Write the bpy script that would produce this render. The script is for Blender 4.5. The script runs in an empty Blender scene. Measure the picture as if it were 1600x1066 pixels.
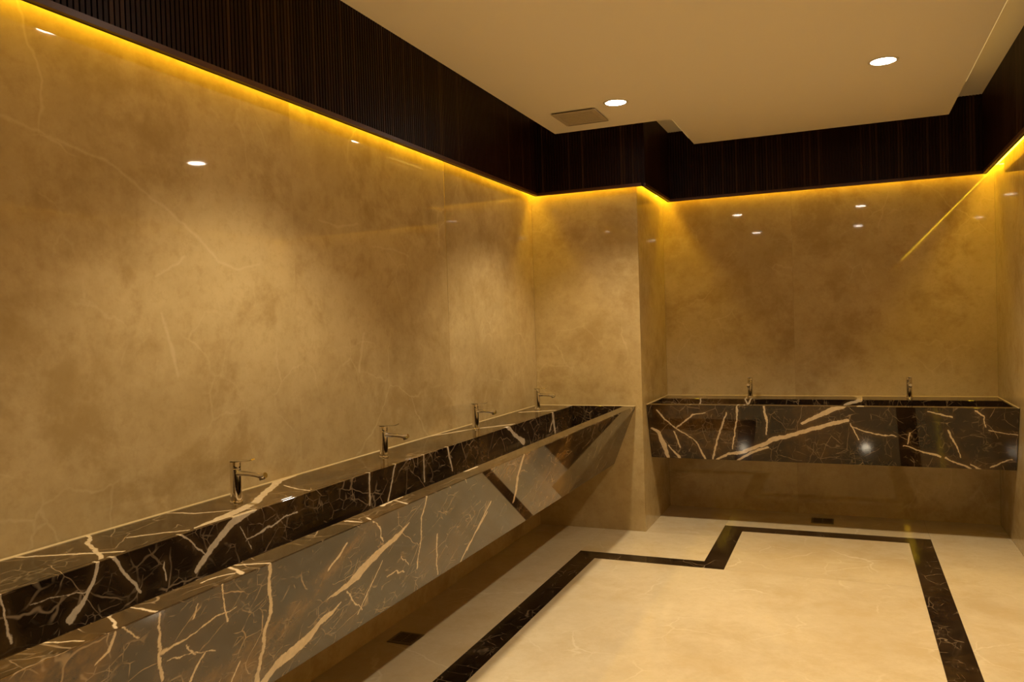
import bpy, bmesh, math, random
from mathutils import Vector, Matrix
random.seed(7)
S = bpy.context.scene
COL = S.collection

# ------------------------------------------------------------------ camera
cd = bpy.data.cameras.new('camera'); cam = bpy.data.objects.new('camera', cd); COL.objects.link(cam)
cd.sensor_width = 36.0; cd.lens = 36.0 * 1234.14 / 1600.0; cd.clip_start = 0.05
r_, u_, f_ = Vector((0.92047564, 0.38959005, -0.03072749)), Vector((0.02077034, 0.02974582, 0.99934167)), Vector((-0.39024759, 0.92050789, -0.01928839))
m = Matrix((r_, u_, -f_)).transposed().to_4x4(); m.translation = Vector((2.10518, 0.0, 1.46782)); cam.matrix_world = m
S.camera = cam

# ------------------------------------------------------------------ world, exposure
S.view_settings.view_transform = 'Standard'; S.view_settings.look = 'None'
S.view_settings.gamma = 1.0; S.view_settings.use_curve_mapping = False
S.view_settings.exposure = 0.0
w = bpy.data.worlds.new('world'); S.world = w; w.use_nodes = True
w.node_tree.nodes['Background'].inputs[0].default_value = (1.0, 0.7, 0.4, 1)
w.node_tree.nodes['Background'].inputs[1].default_value = 0.0

LAMP_COL = (1.0, 0.81, 0.53)
LAMP_W = 118.0
LAMP_CONE = 105.0
LED_COL = (1.0, 0.63, 0.02)
LED_POW = 46.0
COVE_POW = 2.5

# ------------------------------------------------------------------ dimensions of the room (m)
P, B, W, R = 5.408, 6.251, 0.784, 3.050       # column face, back wall, column width, right wall
Y0 = -3.6                                      # wall behind the camera
ZL, ZS, ZU = 2.396, 2.762, 2.932               # fascia bottom, dropped ceiling, upper ceiling
SLOT = 0.052
CT = 0.88                           # counter top and underside
VEINS = {
  'deck': [[(2.608,0.006,0.0164),(2.508,0.015,0.0256),(2.325,0.111,0.0169),(2.165,0.199,0.0234),(2.061,0.223,0.0257),(1.836,0.275,0.0257)], [(1.661,0.009,0.0088),(1.606,0.077,0.0076),(1.534,0.195,0.0089),(1.485,0.275,0.0089)], [(1.43,0.003,0.0077),(1.478,0.095,0.0077),(1.525,0.189,0.0108),(1.548,0.23,0.0094),(1.573,0.275,0.0094)], [(2.444,0.091,0.0049),(2.415,0.16,0.0065),(2.391,0.239,0.0055),(2.38,0.275,0.0055)], [(3.626,-0.046,0.0154),(3.898,0.048,0.0203),(4.075,0.109,0.0208),(4.273,0.23,0.0255),(4.347,0.275,0.0255)], [(1.681,0.147,0.0062),(1.723,0.172,0.0079),(1.755,0.21,0.0063),(1.81,0.275,0.0063)], [(1.958,0.011,0.0033),(1.973,0.064,0.0071),(1.978,0.112,0.0069),(2.005,0.147,0.0047),(2.104,0.275,0.0047)], [(4.946,0.065,0.032),(5.046,0.219,0.0321),(5.082,0.275,0.0321)]],
  'rear': [[(2.078,0.896,0.0199),(2.015,0.886,0.0249),(1.976,0.868,0.0182),(1.915,0.837,0.0134),(1.868,0.804,0.0122),(1.799,0.756,0.0084)], [(1.472,0.897,0.0065),(1.449,0.829,0.0071),(1.422,0.792,0.0094),(1.388,0.756,0.0127)], [(1.506,0.891,0.0067),(1.545,0.832,0.0058),(1.6,0.757,0.0059)], [(1.21,0.884,0.0025),(1.221,0.818,0.003),(1.229,0.759,0.004)], [(1.735,0.898,0.0021),(1.801,0.837,0.0032),(1.842,0.793,0.0022)], [(2.021,0.79,0.0018),(2.085,0.801,0.0041),(2.189,0.817,0.0028),(2.287,0.828,0.0024)], [(1.996,0.84,0.0022),(2.048,0.759,0.0014)], [(4.179,0.893,0.0154),(4.312,0.813,0.0146),(4.443,0.76,0.0273)], [(4.955,0.895,0.0188),(5.004,0.747,0.019)], [(4.981,0.844,0.0106),(4.897,0.757,0.0084)], [(5.915,0.794,0.0238),(5.89,0.725,0.0204)], [(2.757,0.898,0.0049),(2.748,0.749,0.0057)], [(2.965,0.894,0.0072),(2.891,0.732,0.0062)], [(3.212,0.888,0.0052),(3.21,0.755,0.0062)], [(3.446,0.884,0.0084),(3.489,0.756,0.0075)], [(2.759,0.893,0.0071),(2.747,0.746,0.0071)], [(1.686,0.819,0.0031),(1.689,0.763,0.0031)], [(1.283,0.828,0.0011),(1.436,0.818,0.0016)]],
  'rim': [[(1.54,0.659,0.0078),(1.506,0.73,0.0089)], [(1.559,0.655,0.0052),(1.573,0.69,0.0063),(1.597,0.742,0.0074)], [(1.42,0.68,0.0032),(1.469,0.686,0.0043),(1.501,0.712,0.0041)], [(1.192,0.653,0.0049),(1.144,0.731,0.005)], [(1.244,0.645,0.0028),(1.245,0.684,0.0043),(1.248,0.741,0.005)], [(1.033,0.632,0.0045),(1.071,0.725,0.0037)], [(2.248,0.663,0.0124),(2.379,0.654,0.013)], [(2.325,0.672,0.0043),(2.28,0.748,0.0056)], [(2.877,0.654,0.0195),(2.977,0.654,0.0201)], [(2.082,0.707,0.0048),(2.059,0.765,0.0038)], [(2.032,0.669,0.0089),(2.03,0.719,0.0063)]],
  'front': [[(1.592,0.876,0.0074),(1.621,0.822,0.0084),(1.669,0.715,0.0085),(1.665,0.665,0.0072),(1.679,0.618,0.0072),(1.701,0.51,0.0102),(1.716,0.457,0.0083)], [(2.342,0.8,0.0037),(2.285,0.763,0.0164),(2.23,0.753,0.0179),(2.163,0.732,0.0272),(2.099,0.699,0.0332),(2.039,0.674,0.0155),(1.954,0.659,0.0025)], [(2.037,0.618,0.0037),(2.007,0.598,0.0098),(1.954,0.585,0.0205),(1.921,0.56,0.0265),(1.862,0.543,0.0288),(1.78,0.522,0.0245),(1.738,0.491,0.0243),(1.678,0.448,0.0237)], [(1.251,0.875,0.0025),(1.275,0.803,0.0042),(1.29,0.763,0.0054),(1.316,0.685,0.0042)], [(1.135,0.875,0.0041),(1.126,0.835,0.006),(1.106,0.821,0.0038)], [(1.155,0.879,0.0028),(1.212,0.837,0.002)], [(2.414,0.881,0.0043),(2.435,0.798,0.0046),(2.502,0.682,0.0033),(2.548,0.577,0.004)], [(2.617,0.688,0.0053),(2.704,0.568,0.0047),(2.771,0.478,0.0032)], [(3.095,0.654,0.0101),(3.039,0.577,0.0092),(2.984,0.48,0.0084)], [(1.954,0.83,0.0074),(1.945,0.807,0.0104),(1.897,0.773,0.0052)], [(2.371,0.675,0.0024),(2.456,0.619,0.0017)], [(2.312,0.614,0.0043),(2.371,0.622,0.0041),(2.437,0.595,0.0028)], [(2.236,0.694,0.0041),(2.176,0.531,0.0041)], [(2.052,0.65,0.0028),(2.132,0.586,0.0029),(2.198,0.542,0.0018)], [(2.078,0.87,0.0021),(2.129,0.841,0.0029),(2.19,0.773,0.003)], [(3.327,0.873,0.0152),(3.342,0.778,0.0119),(3.415,0.642,0.0125)], [(3.096,0.701,0.0085),(3.036,0.575,0.0084),(3.016,0.515,0.0084)], [(1.43,0.874,0.0019),(1.456,0.817,0.0029),(1.491,0.761,0.0031)], [(1.294,0.768,0.0043),(1.378,0.778,0.0028),(1.445,0.794,0.0028),(1.511,0.793,0.0017)], [(1.363,0.856,0.0025),(1.359,0.82,0.003)], [(1.363,0.752,0.0019),(1.404,0.709,0.0021)], [(1.438,0.701,0.0042),(1.415,0.639,0.0054)], [(1.318,0.739,0.0013),(1.479,0.694,0.0014)], [(1.593,0.611,0.0039),(1.587,0.56,0.0039)]],
  'bfront': [[(1.242,0.482,0.0081),(1.324,0.533,0.0103),(1.427,0.549,0.0156),(1.56,0.604,0.0179),(1.638,0.648,0.0219),(1.713,0.667,0.018),(1.861,0.719,0.0196),(2.005,0.763,0.0175),(2.101,0.787,0.0116)], [(1.384,0.488,0.0101),(1.481,0.543,0.012),(1.59,0.589,0.01)], [(1.819,0.763,0.0115),(1.9,0.808,0.0172),(2.007,0.861,0.0209),(2.077,0.889,0.0151)], [(1.337,0.831,0.0045),(1.309,0.756,0.0076),(1.27,0.654,0.0085),(1.218,0.49,0.0086)], [(1.409,0.873,0.0068),(1.399,0.775,0.0068),(1.359,0.572,0.0046)], [(1.583,0.875,0.0076),(1.597,0.795,0.0082),(1.587,0.68,0.006)], [(0.811,0.703,0.0091),(0.858,0.669,0.0179),(0.883,0.582,0.0262),(0.903,0.486,0.0131)], [(0.916,0.575,0.0055),(0.991,0.49,0.0127)], [(0.859,0.841,0.0062),(0.91,0.774,0.0053),(0.978,0.715,0.0054),(1.093,0.632,0.0044),(1.17,0.488,0.0087)], [(0.986,0.715,0.0056),(1.107,0.807,0.0056),(1.196,0.825,0.0041)], [(2.427,0.624,0.0048),(2.563,0.584,0.0056),(2.631,0.558,0.0095)], [(2.664,0.556,0.0054),(2.798,0.485,0.007)], [(2.797,0.513,0.0046),(2.863,0.48,0.0085)], [(2.675,0.73,0.0075),(2.722,0.629,0.0041),(2.743,0.559,0.0034)], [(2.82,0.86,0.0091),(2.866,0.834,0.0049),(2.874,0.766,0.0038)], [(2.554,0.853,0.0039),(2.693,0.82,0.0046)], [(2.914,0.502,0.0046),(3.02,0.554,0.0038)], [(2.113,0.765,0.0045),(2.161,0.66,0.0037)], [(2.454,0.709,0.0048),(2.447,0.636,0.0041)], [(2.12,0.749,0.0032),(2.211,0.706,0.0049),(2.379,0.687,0.0032)], [(2.887,0.743,0.003),(3.051,0.709,0.0038)], [(0.968,0.689,0.0051),(0.998,0.569,0.0069)]],
  'brear': [[(1.088,0.878,0.006),(1.083,0.843,0.006)], [(1.411,0.884,0.0067),(1.434,0.842,0.0075)], [(1.455,0.88,0.0065),(1.434,0.842,0.0073)], [(2.085,0.839,0.0099),(2.186,0.88,0.0163)]],
  'wall': [[(1.384,2.092,0.0036),(1.469,2.078,0.0038),(1.662,2.046,0.0041),(1.793,2.023,0.0045),(1.898,1.959,0.0049),(2.095,1.856,0.0053),(2.257,1.733,0.0068),(2.355,1.71,0.0036),(2.463,1.741,0.0038)], [(1.982,1.545,0.0054),(2.012,1.436,0.0108),(2.04,1.326,0.0055)], [(1.962,1.672,0.0032),(2.089,1.738,0.0056)], [(3.18,1.456,0.0079),(3.126,1.277,0.0129)], [(2.862,1.96,0.003),(3.003,1.938,0.0073),(3.157,1.969,0.0045)], [(3.288,1.875,0.0032),(3.496,1.865,0.0051),(3.623,1.851,0.0036)]],
}

# ------------------------------------------------------------------ object helpers
def link(name, me, mat, parent=None):
    o = bpy.data.objects.new(name, me); COL.objects.link(o)
    if mat and not me.materials: me.materials.append(mat)
    if parent: o.parent = parent
    return o
def tag(o, label, cat, group=None):
    o['label'] = label; o['category'] = cat
    if group: o['group'] = group
    return o
def thing(name, label, cat, loc=(0, 0, 0), group=None):
    o = bpy.data.objects.new(name, None); COL.objects.link(o); o.location = loc; o.empty_display_size = .05
    return tag(o, label, cat, group)
def structure(name, me=None, mat=None):
    o = bpy.data.objects.new(name, me); COL.objects.link(o)
    if me and mat: me.materials.append(mat)
    o['kind'] = 'structure'; return o
def mesh(name, vs, fs, smooth=False):
    me = bpy.data.meshes.new(name); me.from_pydata([tuple(v) for v in vs], [], fs); me.update()
    bm = bmesh.new(); bm.from_mesh(me); bmesh.ops.recalc_face_normals(bm, faces=bm.faces); bm.to_mesh(me); bm.free()
    if smooth:
        for p in me.polygons: p.use_smooth = True
        me.set_sharp_from_angle(angle=math.radians(32))
    return me
def prism(name, sec, t0, t1, f):
    """section polygon (s,z) swept from t0 to t1; f(s,t,z) -> point"""
    n = len(sec)
    vs = [f(s, t0, z) for s, z in sec] + [f(s, t1, z) for s, z in sec]
    fs = [tuple(range(n)), tuple(range(2 * n - 1, n - 1, -1))] + [(i, (i + 1) % n, n + (i + 1) % n, n + i) for i in range(n)]
    return mesh(name, vs, fs)
def boxm(name, a, b):
    x0, y0, z0 = a; x1, y1, z1 = b
    return prism(name, [(x0, z0), (x1, z0), (x1, z1), (x0, z1)], y0, y1, lambda s, t, z: (s, t, z))
def poly_slab(name, pts, z0, z1):
    n = len(pts)
    vs = [(x, y, z0) for x, y in pts] + [(x, y, z1) for x, y in pts]
    fs = [tuple(range(n)), tuple(range(2 * n - 1, n - 1, -1))] + [(i, (i + 1) % n, n + (i + 1) % n, n + i) for i in range(n)]
    return mesh(name, vs, fs)
def bevel(o, w=.0015, seg=1):
    md = o.modifiers.new('bevel', 'BEVEL'); md.width = w; md.segments = seg; md.limit_method = 'ANGLE'; md.angle_limit = math.radians(35)
    return o
def lathe(name, prof, n=32, smooth=True):
    vs = []; fs = []
    for r, z in prof:
        for k in range(n): vs.append((r * math.cos(2 * math.pi * k / n), r * math.sin(2 * math.pi * k / n), z))
    m_ = len(prof)
    for i in range(m_ - 1):
        for k in range(n): fs.append((i * n + k, i * n + (k + 1) % n, (i + 1) * n + (k + 1) % n, (i + 1) * n + k))
    fs.append(tuple(range(n))[::-1]); fs.append(tuple((m_ - 1) * n + k for k in range(n)))
    me = mesh(name, vs, fs, smooth)
    return me
def tube(name, pts, rads, n=20, squash=None):
    """tube along x-z plane points"""
    vs = []; fs = []
    P_ = [Vector(p) for p in pts]
    for i, p in enumerate(P_):
        a = P_[max(i - 1, 0)]; b = P_[min(i + 1, len(P_) - 1)]
        t = (b - a).normalized(); side = Vector((0, 1, 0)); up = side.cross(t).normalized()
        ry, rz = rads[i] if isinstance(rads[i], tuple) else (rads[i], rads[i])
        for k in range(n):
            an = 2 * math.pi * k / n
            vs.append(p + side * (ry * math.cos(an)) + up * (rz * math.sin(an)))
    for i in range(len(P_) - 1):
        for k in range(n): fs.append((i * n + k, i * n + (k + 1) % n, (i + 1) * n + (k + 1) % n, (i + 1) * n + k))
    fs.append(tuple(range(n))[::-1]); fs.append(tuple((len(P_) - 1) * n + k for k in range(n)))
    return mesh(name, vs, fs, True)

# ------------------------------------------------------------------ node helpers
class NT:
    def __init__(s, name):
        s.mat = bpy.data.materials.new(name); s.mat.use_nodes = True; s.t = s.mat.node_tree; s.t.nodes.clear()
        s.out = s.n('ShaderNodeOutputMaterial'); s.b = s.n('ShaderNodeBsdfPrincipled'); s.l(s.b.outputs[0], s.out.inputs[0])
    def n(s, k, **kw):
        o = s.t.nodes.new(k)
        for a, v in kw.items(): setattr(o, a, v)
        return o
    def l(s, a, b): s.t.links.new(a, b)
    def setin(s, sock, v):
        if hasattr(v, 'is_linked') or isinstance(v, bpy.types.NodeSocket): s.l(v, sock)
        else: sock.default_value = v
    def m(s, op, a, b=None, c=None, clamp=False):
        o = s.n('ShaderNodeMath', operation=op, use_clamp=clamp)
        for i, v in enumerate((a, b, c)):
            if v is not None: s.setin(o.inputs[i], v)
        return o.outputs[0]
    def v(s, op, a, b=None, c=None):
        o = s.n('ShaderNodeVectorMath', operation=op)
        for i, v in enumerate((a, b, c)):
            if v is not None: s.setin(o.inputs[i], v)
        return o.outputs['Value'] if op in ('LENGTH', 'DOT_PRODUCT', 'DISTANCE') else o.outputs[0]
    def noise(s, vec, scale, detail=4, rough=.55, dist=0, w=None):
        o = s.n('ShaderNodeTexNoise', noise_dimensions='4D' if w is not None else '3D')
        s.l(vec, o.inputs['Vector']); o.inputs['Scale'].default_value = scale; o.inputs['Detail'].default_value = detail
        o.inputs['Roughness'].default_value = rough; o.inputs['Distortion'].default_value = dist
        if w is not None: s.setin(o.inputs['W'], w)
        return o
    def ramp(s, x, a, b, lo=0., hi=1.):
        o = s.n('ShaderNodeMapRange', interpolation_type='SMOOTHSTEP'); s.l(x, o.inputs[0])
        for i, v in zip((1, 2, 3, 4), (a, b, lo, hi)): o.inputs[i].default_value = v
        return o.outputs[0]
    def mix(s, f, a, b):
        o = s.n('ShaderNodeMix', data_type='RGBA')
        s.setin(o.inputs[0], f); s.setin(o.inputs[6], a if not isinstance(a, tuple) else (*a, 1)); s.setin(o.inputs[7], b if not isinstance(b, tuple) else (*b, 1))
        return o.outputs[2]
    def edge(s, vec, scale, w0, w1, w=None, rnd=1.):
        o = s.n('ShaderNodeTexVoronoi', feature='DISTANCE_TO_EDGE'); s.l(vec, o.inputs['Vector']); o.inputs['Scale'].default_value = scale
        o.inputs['Randomness'].default_value = rnd
        return s.ramp(o.outputs['Distance'], w0, w1, 1., 0.)
    def pos(s): return s.n('ShaderNodeNewGeometry').outputs['Position']
    def rand(s): return s.n('ShaderNodeObjectInfo').outputs['Random']

def vein_mask(g, pos, axes, polys, raggedness=.0035, soft=.0016):
    """mask of the painted veins: signed distance to the polylines, in metres on the slab's own face"""
    sep = g.n('ShaderNodeSeparateXYZ'); g.l(pos, sep.inputs[0])
    cmb = g.n('ShaderNodeCombineXYZ'); g.l(sep.outputs[axes[0]], cmb.inputs[0]); g.l(sep.outputs[axes[1]], cmb.inputs[1])
    n1 = g.noise(pos, 28, 4, .6); n2 = g.noise(pos, 9, 2, .5)
    off = g.v('ADD', g.v('MULTIPLY_ADD', n1.outputs['Color'], (.016, .016, 0), (-.008, -.008, 0)), g.v('MULTIPLY_ADD', n2.outputs['Color'], (.03, .03, 0), (-.015, -.015, 0)))
    p = g.v('ADD', cmb.outputs[0], off)
    cur = None; k = 0
    for pl in polys:
        for (ax, ay, aw), (bx, by, bw) in zip(pl[:-1], pl[1:]):
            aw, bw = aw * .72 + .0002, bw * .72 + .0002
            dx, dy = bx - ax, by - ay; l2 = dx * dx + dy * dy + 1e-9
            pa = g.v('SUBTRACT', p, (ax, ay, 0))
            h = g.m('ADD', g.v('DOT_PRODUCT', pa, (dx / l2, dy / l2, 0)), 0., clamp=True)
            q = g.v('MULTIPLY_ADD', h, (-dx, -dy, 0), pa)
            # (d - w)/w style: wide veins have wide edges
            d = g.v('LENGTH', q)
            d = g.m('MULTIPLY_ADD', h, -(bw - aw), d)
            d = g.m('SUBTRACT', d, aw)
            cur = d if cur is None else g.m('MINIMUM', cur, d)
            k += 1
            if k % 3 == 0: p = g.v('MULTIPLY_ADD', cur, (1e-7, 1e-7, 0), p)   # keeps the node chain sequential
    rag = g.m('MULTIPLY_ADD', g.noise(pos, 70, 5, .75).outputs[0], raggedness * 2.4, -raggedness * 1.2)
    cur = g.m('ADD', cur, rag)
    return g.ramp(cur, -soft, soft, 1., 0.), g.ramp(cur, 0., .03, 1., 0.)

def dark_marble(name, axes=None, polys=None, gold=.35, fine=1., rough=.025, spec=.5):
    g = NT(name); pos = g.pos()
    nz = g.noise(pos, 2.2, 5, .55); wob = g.v('MULTIPLY_ADD', g.noise(pos, 3.5, 5, .6).outputs['Color'], (.35, .35, .35), pos)
    base = g.mix(g.ramp(nz.outputs[0], .35, .68), (.0105, .0062, .0040), (.034, .019, .010))
    cloud = g.m('MULTIPLY', g.ramp(g.noise(pos, 1.3, 3, .5, .6).outputs[0], .47, .66), g.ramp(g.noise(pos, 14, 5, .7).outputs[0], .25, .7))
    base = g.mix(g.m('MULTIPLY', cloud, gold), base, (.25, .135, .036))
    # hairline veins: short, nearly straight scratches at several scales and slants
    wob = g.v('MULTIPLY_ADD', g.noise(pos, 6, 3, .5).outputs['Color'], (.07, .07, .07), pos)
    def lines(rot, stretch, scale, w0, w1, nscale, lo, hi, amt):
        mp = g.n('ShaderNodeMapping'); g.l(wob, mp.inputs[0]); mp.inputs['Rotation'].default_value = rot; mp.inputs['Scale'].default_value = stretch
        return g.m('MULTIPLY', g.m('MULTIPLY', g.edge(mp.outputs[0], scale, w0, w1), g.ramp(g.noise(mp.outputs[0], nscale, 3, .65).outputs[0], lo, hi)), amt)
    hs = [lines((.5, .3, .2), (1, 1, 1), 4.5, .001, .009, 5., .50, .60, .8),
          lines((.9, .2, .7), (1, .45, .7), 11., .003, .022, 7., .50, .62, .60),
          lines((-.6, .5, .1), (.5, 1, 1.3), 17., .004, .035, 9., .52, .64, .45),
          lines((.2, -.8, .4), (1, .35, .5), 34., .01, .06, 13., .52, .66, .35)]
    hair = hs[0]
    for h_ in hs[1:]: hair = g.m('MAXIMUM', hair, h_)
    sp = g.ramp(g.noise(pos, 38, 3, .75).outputs[0], .66, .76)
    hair = g.m('MULTIPLY', g.m('MAXIMUM', hair, g.m('MULTIPLY', sp, .18)), fine)
    col = g.mix(hair, base, (.40, .29, .18))
    if polys:
        vm, halo = vein_mask(g, pos, axes, polys)
        col = g.mix(g.m('MULTIPLY', halo, .10), col, (.30, .17, .06))
        inn = g.mix(g.noise(pos, 45, 4, .7).outputs[0], (.48, .36, .23), (.90, .77, .58))
        col = g.mix(g.m('MULTIPLY', vm, .92), col, inn)
    g.l(col, g.b.inputs['Base Color'])
    g.b.inputs['Specular IOR Level'].default_value = spec; g.b.inputs['Roughness'].default_value = rough; g.b.inputs['IOR'].default_value = 1.55
    return g.mat

def crema(name, lo, hi, vein, dark, rough=.028, polys=None, scale=1., veinamt=.30):
    g = NT(name); pos = g.pos(); rnd = g.m('MULTIPLY', g.rand(), 9.)
    n1 = g.noise(pos, 1.1 * scale, 6, .6, .2, rnd); n2 = g.noise(pos, 6.5 * scale, 6, .72, .1, rnd); n3 = g.noise(pos, 22 * scale, 5, .75, 0, rnd)
    f = g.m('ADD', g.m('MULTIPLY', n1.outputs[0], .6), g.m('MULTIPLY', n2.outputs[0], .4))
    col = g.mix(g.ramp(f, .34, .64), lo, hi)
    col = g.mix(g.m('MULTIPLY', g.ramp(g.noise(pos, 2.3 * scale, 6, .7, .25, rnd).outputs[0], .47, .66), .62), col, dark)
    col = g.mix(g.m('MULTIPLY', g.ramp(n3.outputs[0], .46, .68), .26), col, dark)
    wob = g.v('MULTIPLY_ADD', g.noise(pos, 2.5, 4, .55, 0, rnd).outputs['Color'], (.35, .35, .35), pos)
    v1 = g.m('MULTIPLY', g.edge(wob, 1.5 * scale, .0, .012), g.ramp(g.noise(pos, 1.6, 2, .5, 0, rnd).outputs[0], .50, .66))
    wob2 = g.v('MULTIPLY_ADD', g.noise(pos, 4.5, 4, .6, 0, rnd).outputs['Color'], (.14, .14, .14), pos)
    v2 = g.m('MULTIPLY', g.edge(wob2, 4.3 * scale, .0, .03), g.ramp(g.noise(pos, 2.6, 2, .5, 0, rnd).outputs[0], .52, .68))
    vv = g.m('MULTIPLY', g.m('MAXIMUM', v1, g.m('MULTIPLY', v2, .7)), veinamt)
    col = g.mix(vv, col, vein)
    if polys:
        vm, halo = vein_mask(g, pos, (1, 2), polys, .003, .006)
        col = g.mix(g.m('MULTIPLY', vm, .30), col, vein)
    g.l(col, g.b.inputs['Base Color']); g.b.inputs['Roughness'].default_value = rough; g.b.inputs['IOR'].default_value = 1.46
    return g.mat

def plain(name, col, rough=.5, metal=0., nscale=None, amt=.15):
    g = NT(name); pos = g.pos()
    n = g.noise(pos, nscale or 20, 4, .6)
    g.l(g.mix(g.m('MULTIPLY', n.outputs[0], amt), col, tuple(c * .7 for c in col)), g.b.inputs['Base Color'])
    g.b.inputs['Roughness'].default_value = rough; g.b.inputs['Metallic'].default_value = metal
    return g.mat

def emitter(name, col, strength):
    g = NT(name); g.b.inputs['Base Color'].default_value = (.8, .8, .8, 1)
    g.b.inputs['Emission Color'].default_value = (*col, 1); g.b.inputs['Emission Strength'].default_value = strength
    return g.mat

def wood(name):
    g = NT(name); pos = g.pos(); r = g.rand()
    n = g.noise(g.v('MULTIPLY', pos, (60, 60, 4)), 1., 4, .6, .3, g.m('MULTIPLY', r, 20.))
    c = g.mix(n.outputs[0], (.007, .0016, .0006), (.024, .0070, .0026))
    c = g.mix(g.ramp(r, .75, 1.), c, (.045, .020, .009))
    g.l(c, g.b.inputs['Base Color']); g.b.inputs['Roughness'].default_value = .45; g.b.inputs['Specular IOR Level'].default_value = .14
    return g.mat

V = VEINS
MAT = {}
WLO, WHI, WV, WD = (.47, .345, .160), (.62, .48, .25), (.80, .66, .40), (.36, .235, .085)
MAT['wall'] = crema('golden_cream_marble', WLO, WHI, WV, WD)
MAT['wall_left'] = crema('golden_cream_marble_veined', WLO, WHI, WV, WD, polys=V['wall'])
MAT['floor'] = crema('polished_cream_floor_marble', (.64, .52, .34), (.76, .64, .44), (.90, .80, .60), (.60, .46, .26), rough=.07, veinamt=.55)
MAT['border'] = dark_marble('dark_brown_border_marble', fine=.6, gold=.15, rough=.09, spec=.35)
MAT['deck'] = dark_marble('brown_marble_deck', (1, 0), V['deck'])
MAT['rear'] = dark_marble('brown_marble_basin_back', (1, 2), V['rear'])
MAT['rim'] = dark_marble('brown_marble_rim', (1, 0), V['rim'])
MAT['front'] = dark_marble('brown_marble_front', (1, 2), V['front'], gold=1., fine=1.25, rough=.04)
MAT['bfront'] = dark_marble('brown_marble_far_front', (0, 2), V['bfront'], fine=.8, spec=.33)
MAT['brear'] = dark_marble('brown_marble_far_basin', (0, 2), V['brear'])
MAT['dark'] = dark_marble('brown_marble_plain')
MAT['wood'] = wood('dark_mahogany')
MAT['rail'] = plain('red_brown_wood', (.085, .030, .010), .4)
MAT['ceil'] = plain('cream_ceiling_paint', (.92, .84, .70), .85, 0, 3, .05)
MAT['inner'] = plain('pale_slot_lining', (.16, .10, .05), .7)
MAT['chrome'] = plain('polished_chrome', (.80, .78, .76), .08, 1., 8, .05)
MAT['blackhole'] = plain('recess_shade_black', (.02, .015, .01), .6)  # near-black colour that puts the shade of gaps and hollows into the surface
MAT['steel'] = plain('tarnished_steel', (.22, .18, .13), .35, .9, 60, .6)
MAT['seal'] = plain('cream_sealant', (.50, .38, .20), .6)
MAT['vent'] = plain('grey_beige_vent_plastic', (.50, .42, .30), .6)
MAT['grout'] = plain('dark_grout', (.12, .08, .045), .8)
MAT['lamp'] = emitter('lamp_diffuser', (1.0, .88, .74), 60.)
MAT['led'] = emitter('amber_led', LED_COL, LED_POW)
MAT['led_left'] = emitter('amber_led_left_wall', LED_COL, LED_POW * .8)
MAT['led_short'] = emitter('amber_led_short_runs', LED_COL, LED_POW * 1.3)
MAT['edge_led'] = emitter('dim_edge_led', (1.0, .66, .22), .55)
MAT['cove'] = emitter('amber_cove_led', (1.0, .60, .12), COVE_POW)
MAT['trimring'] = plain('white_lamp_trim', (.80, .74, .62), .5)

# ================================================================== LARGE STRUCTURE
LF = lambda s, t, z: (s, t, z)            # left wall: depth s runs +X, length t runs +Y
BK = lambda s, t, z: (t, B - s, z)        # back wall: depth s runs -Y, length t runs +X
PF = lambda s, t, z: (t, P - s, z)        # column face
PS = lambda s, t, z: (W + s, t, z)        # column side
RT = lambda s, t, z: (R - s, t, z)        # right wall
RR = lambda s, t, z: (t, Y0 + s, z)       # wall behind the camera
TOPM = ZL + .085                           # marble runs up behind the fascia to here

def marble_wall(name, f, joints, mat, tilts=None, z0=0.0, cs=0., ce=0.):
    wl = structure(name)
    core = prism('wall_core', [(-.12, 0), (-.024, 0), (-.024, ZU), (-.12, ZU)], joints[0] + cs, joints[-1] - ce, f); link('wall_core', core, MAT['grout'], wl)
    for i, (a, b) in enumerate(zip(joints[:-1], joints[1:])):
        me = prism('marble_panel', [(-.02, z0), (0, z0), (0, TOPM), (-.02, TOPM)], a + .0002, b - .0002, f)
        o = bevel(link('marble_panel', me, mat, wl), .0003)
        if tilts and tilts[i]:
            yaw, pit = [math.radians(q) for q in tilts[i]]
            c = Vector(f(0, (a + b) / 2, CT + .02))
            o.matrix_world = Matrix.Translation(c) @ Matrix.Rotation(yaw, 4, 'Z') @ Matrix.Rotation(pit, 4, 'Y' if f is LF else 'X') @ Matrix.Translation(-c)
    return wl

wl_left = marble_wall('wall_left', LF, [Y0, -2.78, -1.416, -.052, 1.312, 2.68, 4.044, P], MAT['wall_left'], [None, None, None, None, (-.25, -.22), (-.2, -.28), None])
wl_col = marble_wall('wall_column', PF, [0, W], MAT['wall'], ce=.03)
wl_side = marble_wall('wall_column_side', PS, [P + .0206, B], MAT['wall'], cs=.12)
wl_back = marble_wall('wall_back', BK, [W, 1.744, R], MAT['wall'])
wl_right = marble_wall('wall_right', RT, [Y0, -2.78, -1.416, -.052, 1.312, 2.68, 4.044, 5.1, B], MAT['wall'])
wl_rear = marble_wall('wall_rear', RR, [0, 1.5, R], MAT['wall'])

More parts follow.
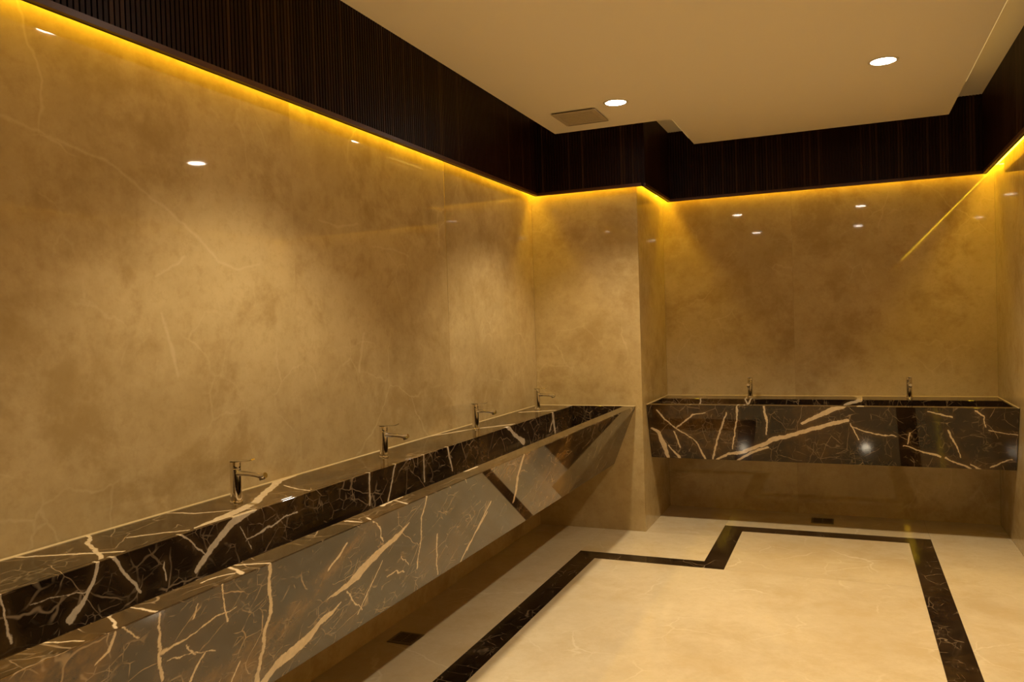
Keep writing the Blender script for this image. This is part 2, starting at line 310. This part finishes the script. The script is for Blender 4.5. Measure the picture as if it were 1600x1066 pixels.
# timber fascia above the marble: backing board, slats, bottom rail, with the LED slot behind it
PITCH = .02
slat_me = {}
def fascia(f, t0, t1, vis0, nr):
    wl = structure('trim_%d' % nr)
    """slats are individual between vis0 and t1"""
    bd = prism('fascia_board', [(SLOT, ZL), (SLOT + .012, ZL), (SLOT + .012, ZU), (SLOT, ZU)], t0, t1, f)
    o = link('fascia_board', bd, MAT['wood'], wl)
    link('slot_lining', prism('slot_lining', [(0, TOPM), (SLOT, TOPM), (SLOT, TOPM + .012), (0, TOPM + .012)], t0, t1, f), MAT['inner'], wl)
    link('slot_lining', prism('slot_lining', [(SLOT - .003, ZL + .004), (SLOT, ZL + .004), (SLOT, TOPM), (SLOT - .003, TOPM)], t0, t1, f), MAT['inner'], wl)
    link('bottom_rail', prism('bottom_rail', [(SLOT + .012, ZL), (SLOT + .026, ZL), (SLOT + .026, ZL + .020), (SLOT + .012, ZL + .020)], t0, t1, f), MAT['rail'], wl)
    sec = [(SLOT + .012, ZL + .02), (SLOT + .021, ZL + .02), (SLOT + .021, ZU), (SLOT + .012, ZU)]
    n = int((t1 - t0) / PITCH)
    base = None; hid_v = []; hid_f = []
    for i in range(n):
        t = t0 + i * PITCH
        if t + PITCH < vis0:
            k = len(hid_v)
            for tt in (t + .003, t + .017):
                hid_v += [f(s, tt, z) for s, z in sec]
            hid_f += [(k, k + 1, k + 2, k + 3), (k + 7, k + 6, k + 5, k + 4), (k, k + 4, k + 5, k + 1), (k + 1, k + 5, k + 6, k + 2), (k + 2, k + 6, k + 7, k + 3), (k + 3, k + 7, k + 4, k)]
            continue
        if base is None:
            base = prism('slat', [(s, z) for s, z in sec], .003, .017, lambda s, tt, z: tuple(Vector(f(s, tt, z)) - Vector(f(0, 0, 0))))
            base.materials.append(MAT['wood'])
        s_ = bpy.data.objects.new('slat', base); COL.objects.link(s_); s_.parent = wl; s_.location = f(0, t, 0)
    if hid_v:
        o = link('slat_row', mesh('slat_row', hid_v, hid_f), MAT['wood'], wl); o['kind'] = 'stuff'
E_ = SLOT + .026
fascia(LF, Y0 + SLOT, P - SLOT, 1.35, 1)
fascia(PF, SLOT, W + SLOT, 0, 2)
fascia(PS, P - SLOT, B - SLOT, 0, 3)
fascia(BK, W + SLOT, R - SLOT, 0, 4)
fascia(RT, Y0 + SLOT, B - SLOT, 4.4, 5)
fascia(RR, SLOT, R - SLOT, 99, 6)

# LED strips inside the slot
def led(f, t0, t1, label, mk='led'):
    o = link('led_strip', prism('led_strip', [(.003, ZL + .062), (.020, ZL + .062), (.020, ZL + .066), (.003, ZL + .066)], t0, t1, f), MAT[mk])
    tag(o, label, 'light strip', 'amber LED strips behind the wood fascia')
led(LF, Y0 + .02, P - .006, 'long amber LED strip hidden behind the wood fascia of the left wall', 'led_left')
led(PF, .03, W + .02, 'short amber LED strip hidden behind the fascia on the column front face', 'led_short')
led(PS, P - .02, B - .006, 'short amber LED strip hidden behind the fascia on the column side, by the niche', 'led_short')
led(BK, W + .03, R - .03, 'amber LED strip hidden behind the fascia of the far back wall')
led(RT, Y0 + .02, B - .006, 'long amber LED strip hidden behind the fascia of the right wall')

# ceiling
ceil = structure('ceiling')
link('upper_ceiling', boxm('upper_ceiling', (-.12, Y0 - .12, ZU), (R + .12, B + .12, ZU + .1)), MAT['ceil'], ceil)
GL, GW, GR, GB = .308, .317, .300, .340
outline = [(GL, Y0 + .3), (R - GR, Y0 + .3), (R - GR, B - GB), (W + GW, B - GB), (W + GW, P - GL), (GL, P - GL)]
link('dropped_ceiling', poly_slab('dropped_ceiling', outline, ZS, ZS + .035), MAT['ceil'], ceil)
def cove(a, b, label):
    (x0, y0), (x1, y1) = a, b
    o = link('cove_light', boxm('cove_light', (x0, y0, ZS + .036), (x1, y1, ZS + .048)), MAT['cove'])
    tag(o, label, 'light strip', 'cove light strips on top of the dropped ceiling')
cove((GL + .006, Y0 + .4), (GL + .018, P - GL - .05), 'cove light strip on top of the dropped ceiling along its left edge')
cove((R - GR - .018, Y0 + .4), (R - GR - .006, B - GB - .35), 'cove light strip on top of the dropped ceiling along its right edge')
cove((W + GW + .006, P - GL + .03), (W + GW + .018, B - GB - .15), 'short cove light strip on the dropped ceiling beside the column')
def edge_led(x, y0, y1, label):
    tag(link('edge_strip', boxm('edge_strip', (x, y0, ZS + .002), (x + .003, y1, ZS + .012)), MAT['edge_led']), label, 'light strip', 'dim glowing lines on the edge of the dropped ceiling')
edge_led(R - GR + .0005, Y0 + .4, B - GB - .78, 'thin dim glowing line along the right edge of the dropped ceiling')
edge_led(W + GW - .0035, P - GL + .03, B - GB - .20, 'short glowing line on the edge of the dropped ceiling in the notch beside the column')

# floor: cream slabs and the dark border inlay
floor = structure('floor')
link('floor_bed', boxm('floor_bed', (-.12, Y0 - .12, -.10), (R + .12, B + .12, -.021)), MAT['grout'], floor)
a, bw, c, e, p1, p2 = .4914, .1334, 1.2796, 2.5791, 4.8396, 5.7322
FY = -3.0
def slab(name, x0, y0, x1, y1, mat):
    g = .0005
    link(name, boxm(name, (x0 + g, y0 + g, -.02), (x1 - g, y1 - g, 0)), mat, floor)
for q in [(0, Y0, a, P), (a, p1, c, P), (W, P, c, B), (c, p2, e, B), (e, Y0, R, B), (a, Y0, e, FY), (a + bw, FY + bw, e - bw, p1 - bw), (c + bw, p1 - bw, e - bw, p2 - bw)]:
    slab('cream_slab', *q, MAT['floor'])
for q in [(a, FY, a + bw, p1), (a + bw, p1 - bw, c + bw, p1), (c, p1, c + bw, p2), (c + bw, p2 - bw, e - bw, p2), (e - bw, FY, e, p2), (a + bw, FY, e - bw, FY + bw)]:
    slab('border_strip', *q, MAT['border'])

# ================================================================== COUNTERS
D = .739
def counter(name, label, group, f, t0, t1, mats, caps, SB, CB):
    def front_s(z): return SB + (D - SB) * (z - CB) / (CT - CB)
    r = thing(name, label, 'washbasin', f(.35, (t0 + t1) / 2, CB), group)
    off = Vector(r.location)
    ff = lambda s, t, z: tuple(Vector(f(s, t, z)) - off)
    def part(n, sec, mat, ta=t0, tb=t1, bv=.0012):
        o = link(n, prism(n, sec, ta, tb, ff), mat, r)
        if bv: bevel(o, bv)
        return o
    zr = CT - .018
    part('deck', [(.0045, zr), (.2615, zr), (.2615, CT), (.0045, CT)], mats['deck'])
    part('basin_back', [(.262, .68), (.28, .68), (.28, CT), (.262, CT)], mats['rear'])
    part('basin_floor', [(.281, .728), (.300, .738), (.654, .750), (.654, .735), (.281, .72)], MAT['dark'])
    part('basin_front', [(.655, .752), (.665, .752), (.665, zr - .0005), (.655, zr - .0005)], MAT['dark'])
    part('rim', [(.655, zr), (.7205, zr), (D - .0045, CT), (.655, CT)], mats['rim'])
    part('front_panel', [(front_s(CB), CB), (D, CT), (D - .004, CT), (.7215, CT - .019), (front_s(CB) - .019, CB)], mats['front'])
    part('underside_panel', [(.02, CB), (front_s(CB) - .0195, CB), (front_s(CB) - .0195, CB + .018), (.02, CB + .018)], MAT['dark'])
    for ta, tb in caps:
        part('basin_end', [(.2805, .735), (.6545, .735), (.6545, CT - .0005), (.2805, CT - .0005)], mats['deck'], ta, tb)
    o = part('sealant_line', [(.0042, CT), (.0085, CT), (.0042, CT + .004)], MAT['seal'], bv=0)
    return r, ff
lm = dict(deck=MAT['deck'], rear=MAT['rear'], rim=MAT['rim'], front=MAT['front'])
cl, lff = counter('trough_sink', 'long dark brown veined marble trough sink hung on the left wall', 'marble trough sinks', LF, -1.0, P - .003, lm, [(P - .018, P - .003)], .571, .467)
bmx = dict(deck=MAT['brear'], rear=MAT['brear'], rim=MAT['brear'], front=MAT['bfront'])
cb, bff = counter('trough_sink', 'shorter dark marble trough sink filling the niche on the far back wall', 'marble trough sinks', BK, W + .003, R - .003, bmx, [(W + .003, W + .018), (R - .018, R - .003)], .611, .485)
link('sealant_line', mesh('sealant_line', [lff(s, t, z) for t, z in ((P - .0075, CT), (P - .0030, CT), (P - .0030, CT + .004)) for s in (.008, D - .002)],
     [(0, 1, 3, 2), (2, 3, 5, 4), (4, 5, 1, 0), (0, 2, 4), (1, 5, 3)]), MAT['seal'], cl)
for x0, x1 in ((W + .0030, W + .0075), (R - .0030, R - .0075)):
    link('sealant_line', mesh('sealant_line', [bff(s, t, z) for t, z in ((x1, CT), (x0, CT), (x0, CT + .004)) for s in (.008, D - .002)],
     [(0, 1, 3, 2), (2, 3, 5, 4), (4, 5, 1, 0), (0, 2, 4), (1, 5, 3)]), MAT['seal'], cb)

# ================================================================== FAUCETS
parts = {}
def cyl_body():
    return lathe('body', [(.0, 0), (.0205, 0), (.0205, .004), (.0185, .006), (.0185, .112), (.0185, .126), (.0180, .128), (.0, .128)])
parts['base_ring'] = lathe('base_ring', [(.0, 0), (.0222, 0), (.0222, .004), (.0212, .0065), (.0, .0065)])
parts['body'] = lathe('body', [(.0, .0066), (.0190, .0066), (.0190, .118), (.0178, .1195), (.0178, .1205), (.0, .1205)])
parts['cartridge_cap'] = lathe('cartridge_cap', [(.0, .1206), (.0190, .1206), (.0192, .124), (.0192, .140), (.0186, .1425), (.0, .1425)])
parts['spout'] = tube('spout', [(.008, 0, .103), (.025, 0, .103), (.060, 0, .1025), (.090, 0, .1005), (.110, 0, .098), (.124, 0, .0985), (.131, 0, .101)],
                      [(.0135, .0115), (.0130, .0105), (.0115, .0085), (.0115, .0085), (.0120, .0100), (.0120, .0110), (.0105, .0095)])
parts['aerator'] = lathe('aerator', [(.0, 0), (.0095, 0), (.0100, .0015), (.0100, .009), (.0, .009)], 24)
parts['lever'] = tube('lever', [(-.019, 0, .1455), (.005, 0, .1460), (.035, 0, .1468), (.060, 0, .1480), (.070, 0, .1500), (.080, 0, .1535)],
                      [(.0170, .0030), (.0185, .0032), (.0140, .0028), (.0110, .0025), (.0105, .0024), (.0090, .0020)])
for me in parts.values(): me.materials.append(MAT['chrome'])
aer = parts['aerator']; aer.materials.clear(); aer.materials.append(MAT['steel'])
def faucet(loc, rz, label, first=[]):
    r = thing('faucet', label, 'faucet', loc, 'chrome faucets on the trough sinks'); r.rotation_euler = (0, 0, rz)
    sp = None
    for n in ('base_ring', 'body', 'cartridge_cap', 'spout', 'lever'):
        o = bpy.data.objects.new(n, parts[n]); COL.objects.link(o); o.parent = r
        if n == 'spout': sp = o
    q = bpy.data.objects.new('aerator', parts['aerator']); COL.objects.link(q); q.parent = sp; q.location = (.117, 0, .0835); q.rotation_euler = (0, math.radians(-14), 0)
    return r
faucet((.125, 2.155, CT), 0, 'chrome single-lever faucet nearest the camera on the left sink, beside a thick white vein')
faucet((.125, 3.116, CT), 0, 'second chrome faucet from the camera on the left wall sink')
faucet((.122, 4.103, CT), 0, 'third chrome faucet from the camera on the left wall sink')
faucet((.115, 5.115, CT), 0, 'chrome faucet at the far end of the left sink, next to the column')
faucet((1.433, B - .135, CT), -math.pi / 2, 'left one of two chrome faucets on the far niche sink')
faucet((2.497, B - .135, CT), -math.pi / 2, 'right one of two chrome faucets on the far niche sink')

# ================================================================== CEILING LAMPS AND VENT
ring = lathe('trim_ring', [(.060, 0), (.0695, 0), (.0725, .001), (.0730, .004), (.060, .004)], 48); ring.materials.append(MAT['trimring'])
ring2 = bmesh.new(); ring2.from_mesh(ring)
for fc in [q for q in ring2.faces if len(q.verts) > 4]: ring2.faces.remove(fc)
ring2.to_mesh(ring); ring2.free()
disc = lathe('diffuser', [(.0, .0012), (.058, .0012), (.0600, .0022), (.0600, .0035), (.0, .0035)], 48); disc.materials.append(MAT['lamp'])
def downlight(x, y, label):
    r = thing('downlight', label, 'ceiling light', (x, y, ZS - .004), 'round recessed downlights in the dropped ceiling')
    for n, me in (('trim_ring', ring), ('diffuser', disc)):
        o = bpy.data.objects.new(n, me); COL.objects.link(o); o.parent = r
    ld = bpy.data.lights.new('lamp_bulb', 'SPOT'); ld.energy = LAMP_W; ld.color = LAMP_COL; ld.spot_size = math.radians(LAMP_CONE); ld.spot_blend = .55; ld.shadow_soft_size = .045
    lo = bpy.data.objects.new('lamp_bulb', ld); COL.objects.link(lo); lo.parent = r; lo.location = (0, 0, -.008)
downlight(.883, 4.553, 'lit round downlight in the dropped ceiling next to the square vent')
downlight(2.306, 4.493, 'lit round downlight in the right half of the dropped ceiling, over the far floor')
downlight(.883, 2.30, 'lit round downlight above the left sink, one row nearer than the vent')
downlight(2.29, 2.22, 'lit round downlight on the right side, over the middle of the room')
downlight(.883, .03, 'lit round downlight on the left side, level with the camera')
downlight(2.29, -.03, 'lit round downlight just above the camera')

vx0, vx1, vy0, vy1 = .462, .742, 4.59, 4.90
v = thing('ceiling_vent', 'square grey-beige exhaust vent cover in the dropped ceiling beside a downlight', 'vent', ((vx0 + vx1) / 2, (vy0 + vy1) / 2, ZS - .012))
hx, hy = (vx1 - vx0) / 2, (vy1 - vy0) / 2
link('throat', boxm('throat', (-hx + .02, -hy + .02, .004), (hx - .02, hy - .02, .0118)), MAT['blackhole'], v)
bevel(link('cover_plate', boxm('cover_plate', (-hx, -hy, 0), (hx, hy, .004)), MAT['vent'], v), .002, 2)
link('gap_shade_strip', boxm('gap_shade_strip', (-hx + .012, hy - .010, -.0012), (hx - .004, hy - .003, .0005)), MAT['blackhole'], v)  # solid near-black strip standing in for the shaded gap at the far edge
for i in range(9):
    y = -hy + .045 + i * (2 * hy - .09) / 8
    link('louvre', boxm('louvre', (-hx + .03, y - .003, -.002), (hx - .03, y + .003, 0)), MAT['vent'], v)

# ================================================================== FLOOR DRAINS
def drain(x, y, sx, sy, label):
    r = thing('floor_drain', label, 'drain', (x, y, .0005), 'square metal floor drains under the sinks')
    hx, hy = sx / 2, sy / 2
    pts = [(-hx, -hy), (hx, -hy), (hx, hy), (-hx, hy)]; q = .014
    inn = [(-hx + q, -hy + q), (hx - q, -hy + q), (hx - q, hy - q), (-hx + q, hy - q)]
    vs = [(a_, b_, z) for z in (0, .003) for a_, b_ in pts + inn]
    fs = []
    for k in range(4):
        j = (k + 1) % 4
        fs += [(k, j, 4 + j, 4 + k), (8 + k, 8 + j, 12 + j, 12 + k), (k, j, 8 + j, 8 + k), (4 + k, 4 + j, 12 + j, 12 + k)]
    link('drain_frame', mesh('drain_frame', vs, fs), MAT['steel'], r)
    link('drain_well', boxm('drain_well', (-hx + q, -hy + q, 0), (hx - q, hy - q, .0006)), MAT['blackhole'], r)
    n = 6
    for k in range(n):
        yy = -hy + q + (k + .5) * (2 * hy - 2 * q) / n
        link('grate_bar', boxm('grate_bar', (-hx + q, yy - .004, .0008), (hx - q, yy + .004, .0025)), MAT['steel'], r)
    xx = .004
    link('grate_bar', boxm('grate_bar', (-xx, -hy + q, .0026), (xx, hy - q, .0034)), MAT['steel'], r)
drain(.150, 3.21, .13, .13, 'square metal floor drain in the shade under the long left sink')
drain(1.918, 6.04, .15, .15, 'square metal floor drain under the niche sink by the back wall')
